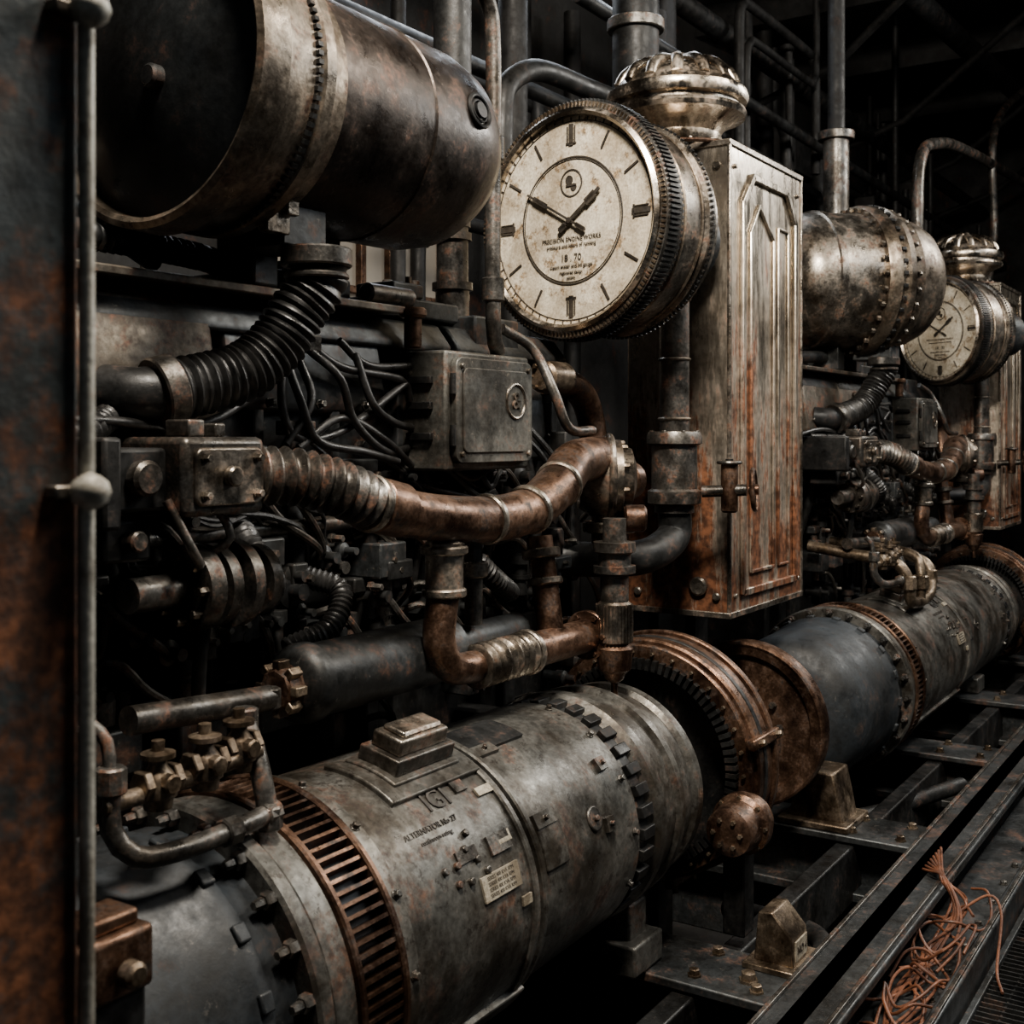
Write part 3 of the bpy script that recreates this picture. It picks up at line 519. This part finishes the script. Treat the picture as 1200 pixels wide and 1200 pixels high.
def exhausts(dx):
    g=Group('steam_pipe',dx); b=g.bm('pipe',PIPE)
    tube(b,VS([(3.6,2.75,1.86),(3.9,2.75,1.85),(4.05,2.75,1.78),(4.092,2.75,1.6),(4.092,2.75,1.092),(4.092,2.75,.475),(4.2,2.8,.35)]),.033,16)
    tube(b,VS([(3.82,2.75,1.18),(4.09,2.75,1.18)]),.03,12,smooth=False)
    for z in (1.18,.6): band(g.bm('unions',PIPE),(4.092,2.75,z),(0,0,1),-.05,.05,.03,.048,16)
    g.finish()
    g=Group('exhaust_stack',dx); o=Vector((4.289,3.1,1.057)); H=.55
    tube(g.bm('upper',DARK),VS([(4.289,3.1,7.4),(4.289,3.1,1.057)]),.085,24,smooth=False)
    lathe(g.bm('lower',PIPE),o,(0,0,-1),[(0,.085),(0,.06),(.1,.06),(.1,.08),(.14,.08),(.14,.07),(.3*H,.07),(.3*H,.085),(.36*H,.085),(.36*H,.07),(.7*H,.07),(.7*H,.09),(.76*H,.09),(.76*H,.075),(H,.075),(H,0)],32); g.finish()
for dx in (0,7):
    engine(dx); cabinet(dx); junction_box(dx); pipework(dx,1 if dx==0 else 1.3)
exhausts(0)
clock(0,(4.82,2.8,1.0),math.radians(-9)); clock(7,(4.86,2.8,1.0),math.radians(-30),.95)
tank(0,(2.35,2.8,1.08)); tank_b((9.38,2.8,1.2),math.radians(-42))
generator(-1.52,1.4,2.45,3.3,4.15,4.72); generator(-1.65,6.75,7.9,9.5,11.2,11.8)
wheel(5.08,-1.5,.57); wheel(12.2,-1.62,.57); wheel(6.22,-1.58,.45,True)
g=Group('cooling_pipe_loop')
tube(g.bm('pipe',BRASS),VS([(8.4,2.9,-.80),(8.4,2.6,-.84),(8.4,2.3,-.88),(8.42,2.2,-1.0),(8.5,2.2,-1.16),(8.9,2.2,-1.18),(9.05,2.2,-1.1),(9.1,2.25,-.95),(9.1,2.5,-.86)]),.04,12)
tube(g.bm('pipe',BRASS),VS([(8.75,2.2,-1.16),(8.75,2.2,-.98),(8.8,2.3,-.85),(8.9,2.9,-.8)]),.035,12)
for p in ((8.42,2.2,-1.02),(8.75,2.2,-1.05),(9.08,2.22,-1.04)): cyl(g.bm('unions',BRASS),p,(0,0,1),-.05,.05,.058,8,.008)
g.finish()

# left post
g=Group('steel_door_post'); box(g.bm('plate',POST,.006),.3,.982,1.30,1.37,-2.9,3.2)
cyl(g.bm('rod',ROD),(.985,1.288,-2.9),(0,0,1),0,6.1,.010,12)
for z in (.535,-.071):
    lathe(g.bm('knobs',ROD),(.970,1.262,z),(0,0,1),[(-.025,0),(-.02,.012),(-.012,.022),(0,.026),(.012,.022),(.02,.012),(.025,0)],24)
    box(g.bm('lugs',STEEL,.003),.93,.982,1.275,1.30,z-.008,z+.008)
g.finish()
# skid frame
g=Group('skid_frame'); b=g.bm('main_rail',IRON,.01)
box(b,-1,20,1.44,1.54,-2.9,-2.10); box(b,-1,20,1.34,1.62,-2.14,-2.10); box(b,-1,20,1.12,1.42,-2.36,-2.3); box(b,-1,20,1.10,1.15,-2.9,-2.2)
box(g.bm('worn_highlight_edges',PIPE,.004),-1,20,1.36,1.38,-2.10,-2.085); box(g.bm('worn_highlight_edges',PIPE,.004),-1,20,1.59,1.61,-2.10,-2.085); box(g.bm('worn_highlight_edges',PIPE,.004),-1,20,1.11,1.13,-2.20,-2.19)  # pale strips paint a highlight along the rail edges, together with wear
for x in (.7,2.6,4.5,6.55,8.5,10.4,12.3,14.2,16,17.8):
    c=g.bm('cross_beams',IRON,.008)
    box(c,x-.2,x+.2,1.6,4.4,-2.19,-2.15); box(c,x-.05,x+.05,1.5,4.4,-2.9,-2.19); box(c,x-.2,x+.2,1.5,4.4,-2.5,-2.45)
    for y in (1.72,1.98): bolt(g.bm('bolts',BRASS),(x-.12,y,-2.15),(0,0,1),.022,.03); bolt(g.bm('bolts',BRASS),(x+.12,y,-2.15),(0,0,1),.022,.03)
for i in range(60): bolt(g.bm('rail_bolts',PIPE),(.5+i*.3,1.22,-2.3),(0,0,1),.016,.02)
box(g.bm('inner_rail',DARK,.01),-1,20,1.95,2.05,-2.5,-2.2)
tube(g.bm('pit_pipes',DARK),[(2,1.78,-2.4),(4.6,1.78,-2.4),(5.2,1.78,-2.4),(5.6,1.9,-2.4),(5.7,2.4,-2.4)],.05,14); tube(g.bm('pit_pipes',DARK),[(2,1.85,-2.62),(14,1.85,-2.62)],.04,12,smooth=False)
tube(g.bm('pit_pipes',DARK),[(6.9,2.5,-2.35),(7.3,2.1,-2.3),(7.9,1.9,-2.3),(8.2,1.8,-2.3)],.05,14)
g.finish()
g=Group('bearing_pedestal'); prism(g.bm('pedestal',BRASS,.012),[(2.02,-2.145),(2.08,-1.85),(2.28,-1.85),(2.34,-2.145)],6.42,6.68); box(g.bm('base',BRASS,.01),6.36,6.74,1.98,2.38,-2.15,-2.11); g.finish()
g=Group('walkway_grating'); b=g.bm('bars',DARK)
for i in range(260): box(b,1.5+i*.045,1.508+i*.045,-.6,1.08,-2.38,-2.34)
for i in range(18): box(b,1.5,13.2,-.6+i*.098,-.592+i*.098,-2.39,-2.35)
box(g.bm('edge',IRON,.005),1.5,13.2,1.06,1.09,-2.9,-2.32); g.finish()
g=Group('wedge_block'); prism(g.bm('wedge',BRASS,.008),[(1.65,-2.13),(1.66,-2.01),(1.74,-1.92),(1.80,-1.93),(1.82,-2.13)],4.60,4.78); box(g.bm('base',BRASS,.005),4.55,4.84,1.63,1.85,-2.15,-2.125); box(g.bm('face_plate',LABEL,.002),4.625,4.755,1.648,1.656,-2.11,-2.03); text(g.bm('lettering',INK),"NO 4",.045,(4.69,1.647,-2.07),(1,0,0),(0,0,1),.002)
bolt(g.bm('bolt',BRASS),(4.45,1.78,-2.15),(0,0,1),.03,.04); g.finish()
g=Group('coiled_wire'); b=g.bm('strands',WIRE)
for s in range(8):
    ph=random.random()*6; oy=random.uniform(-.05,.05)
    pts=[(5.85+.05*s,1.46,-2.07),(5.75,1.345+oy*.3,-2.06),(5.55+.03*s,1.27+oy,-2.16),(5.35,1.28+.06*math.sin(ph),-2.25),(5.1,1.30+oy+.07*math.sin(ph*2),-2.27),(4.85,1.27+.09*math.sin(ph*3),-2.275),(4.6,1.3+oy,-2.28),(4.3,1.27+.06*math.sin(ph),-2.28)]
    tube(b,pts,.0065,8,.02)
for s in range(9):
    c=Vector((4.7+.12*s+random.uniform(-.08,.08),1.27+random.uniform(-.03,.03),-2.28+.01*s)); R=.11+.05*random.random(); ph=random.random()*6
    tube(b,[c+Vector((R*1.6*math.cos(t*.7+ph),R*.8*math.sin(t*.7+ph),.03+.04*math.sin(t*1.7+s))) for t in range(9)],.0065,8,.02)
tube(b,VS([(5.6,1.3,-2.2),(5.75,1.15,-2.1),(5.7,1.08,-2.15),(5.45,1.05,-2.3),(5.3,1.0,-2.33)]),.0065,8,.02)
g.finish()
g=Group('rusty_bearing_block'); box(g.bm('block',COPPER,.012),1.36,1.53,1.80,1.93,-1.04,-.92); box(g.bm('top_cap',COPPER,.008),1.38,1.51,1.82,1.91,-.92,-.89); cyl(g.bm('cap',BRASS),(1.46,1.80,-.99),(0,-1,0),0,.04,.025,20,.008); box(g.bm('foot',DARK,.01),1.37,1.52,1.81,1.92,-2.9,-1.03); g.finish()
# background
g=Group('overhead_pipe')
tube(g.bm('pipes',PIPE),VS([(12.2,3.1,.36),(12.2,3.1,1.6),(12.3,3.1,2.73),(13.07,3.1,3.09),(14.7,3.1,3.3),(18.6,3.1,3.58)]),.06,16)
tube(g.bm('pipes',PIPE),VS([(15.55,3.1,1.89),(15.9,3.1,2.58),(16.0,3.1,3.9),(18.6,3.1,5.1)]),.05,16)
tube(g.bm('beams',DARK),VS([(12.9,3.6,4.94),(24.5,3.6,5.7)]),.14,16,smooth=False)
tube(g.bm('beams',DARK),VS([(6,5,4.2),(24.5,5,4.35)]),.11,16,smooth=False)
tube(g.bm('beams',DARK),VS([(5,5.6,3.0),(24.5,5.6,3.2)]),.07,16,smooth=False)
tube(g.bm('beams',DARK),VS([(8,4.6,3.4),(24.5,4.6,3.3)]),.06,16,smooth=False)
for x in (12.5,15.5,18.5,21.5): box(g.bm('trusses',BGIRON),x,x+.15,-2,7,5.6,6.0); tube(g.bm('truss_rods',BGIRON),VS([(x,2,5.6),(x+1.5,4.5,4.4),(x+1.5,6.9,3.6)]),.05,10,smooth=False)
tube(g.bm('pipes_dark',DARK),VS([(6.05,4,1.6),(6.05,4,1.92),(6.11,4,2.14),(6.46,4,2.32),(7.12,4,2.36),(7.7,4,2.39)]),.07,18)
tube(g.bm('stacks',DARK),VS([(7.82,4,2.3),(7.82,4,7.4)]),.17,24,smooth=False); band(g.bm('stack_rings',PIPE),(7.82,4,2.95),(0,0,1),0,.08,.1,.21,24)
tube(g.bm('stacks_far',BGIRON),VS([(11.2,3.6,.5),(11.2,3.6,7.4)]),.08,24,smooth=False); tube(g.bm('stack_sleeve',PIPE),VS([(11.2,3.6,1.9),(11.2,3.6,2.84)]),.12,24,smooth=False); band(g.bm('stack_rings',PIPE),(11.2,3.6,2.8),(0,0,1),0,.08,.1,.17,24)
g.finish()
g=Group('background_pipework'); rb=random.Random(5)
for i in range(16):
    x=rb.uniform(7.5,21); y=rb.uniform(4.5,6.7); tube(g.bm('risers',BGIRON),[(x,y,-2.9),(x,y,rb.uniform(2.5,6.5))],rb.uniform(.04,.12),14,smooth=False)
for i in range(22):
    x=rb.uniform(7.5,20); y=rb.uniform(4.4,6.2); z=rb.uniform(1.6,4.6); L=rb.uniform(.8,3); s=rb.choice([-1,1])
    tube(g.bm('branches',BGIRON),[(x,y,z-1.6),(x,y,z-.3),(x+.1,y,z-.05),(x+.35,y,z),(x+L,y,z),(x+L+.25,y,z+.05*s),(x+L+.35,y,z+.3*s),(x+L+.35,y,z+1.4*s)],rb.uniform(.03,.07),12)
for i in range(14):
    x=rb.uniform(8,20); y=rb.uniform(4.4,6.2); z=rb.uniform(.8,3.6); w_=rb.uniform(.2,.7); box(g.bm('cabinets',BGIRON,.01),x,x+w_,y,y+.3,z,z+rb.uniform(.3,.8)); cyl(g.bm('drums',DARK),(x+.9,y,z),(0,0,1),-.3,.3,rb.uniform(.1,.22),20,.03)
g.finish()
def room(n,m,*a):
    b=bmesh.new(); box(b,*a); me=bpy.data.meshes.new(n); b.to_mesh(me); b.free(); me.materials.append(m); o=bpy.data.objects.new(n,me); o.location.z=CAMZ; bpy.context.collection.objects.link(o)
room('floor',CONC,-4,26,-5,8,-3.0,-2.9); room('wall_back',WALL,-4,26,7.0,7.2,-2.9,7.5); room('wall_end',WALL,25,25.2,-5,7,-2.9,7.5); room('ceiling',WALL,-4,26,-5,8,7.5,7.6)
g=Group('window_1'); box(g.bm('pane',GLASS),6.6,9.4,6.95,6.98,.7,2.6)
for i in range(8): box(g.bm('mullions',COPPER,.01),6.55+i*.4,6.62+i*.4,6.88,6.96,.65,2.65)
for z in (.65,1.25,1.9,2.55): box(g.bm('rails',COPPER,.01),6.55,9.45,6.89,6.96,z,z+.07)
g.finish()
# camera & lights
cd=bpy.data.cameras.new('camera'); cam=bpy.data.objects.new('camera',cd); bpy.context.collection.objects.link(cam)
cam.location=(0,0,CAMZ); cam.rotation_euler=(math.radians(90),0,math.radians(33-90)); cd.lens=42; cd.sensor_width=36; cd.shift_y=-.075; cd.clip_start=.05
cd.dof.use_dof=True; cd.dof.focus_distance=5.0; cd.dof.aperture_fstop=5
bpy.context.scene.camera=cam
def area(n,loc,tgt,sx,sy,e,c):
    l=bpy.data.lights.new(n,'AREA'); l.shape='RECTANGLE'; l.size=sx; l.size_y=sy; l.energy=e; l.color=c
    o=bpy.data.objects.new(n,l); o.location=Vector(loc)+Vector((0,0,CAMZ)); bpy.context.collection.objects.link(o)
    o.rotation_euler=(Vector(tgt)-Vector(loc)).to_track_quat('-Z','Y').to_euler()
area('skylight_key',(1.9,.7,4.3),(5.5,2.7,1.1),1.1,.9,950,(1,.90,.77))
area('cabinet_highlight_light',(6.8,-1.0,3.9),(6.4,2.45,1.2),2.2,.8,270,(1,.92,.80))  # added lamp, sized to spread the highlight on the cabinet front
area('cabinet_reflection_light',(13.5,-1.2,4.3),(7,2.5,1.0),2.5,1.8,400,(1,.95,.87))  # added out-of-view panel, mirrored as a glow in the upper cabinet
area('back_rim_light',(9,5.5,4.6),(6,2.5,0),4,1.0,120,(.85,.92,1))  # added rim light for highlights on the tops of the pipes
area('side_ambient_light',(9.5,-3.0,3.8),(8,2.5,-1.2),6,1.0,110,(.9,.95,1))  # broad, weak ambient area light from the side
w=bpy.data.worlds.new('world'); bpy.context.scene.world=w; w.use_nodes=True
w.node_tree.nodes['Background'].inputs[0].default_value=(.5,.57,.63,1); w.node_tree.nodes['Background'].inputs[1].default_value=.055
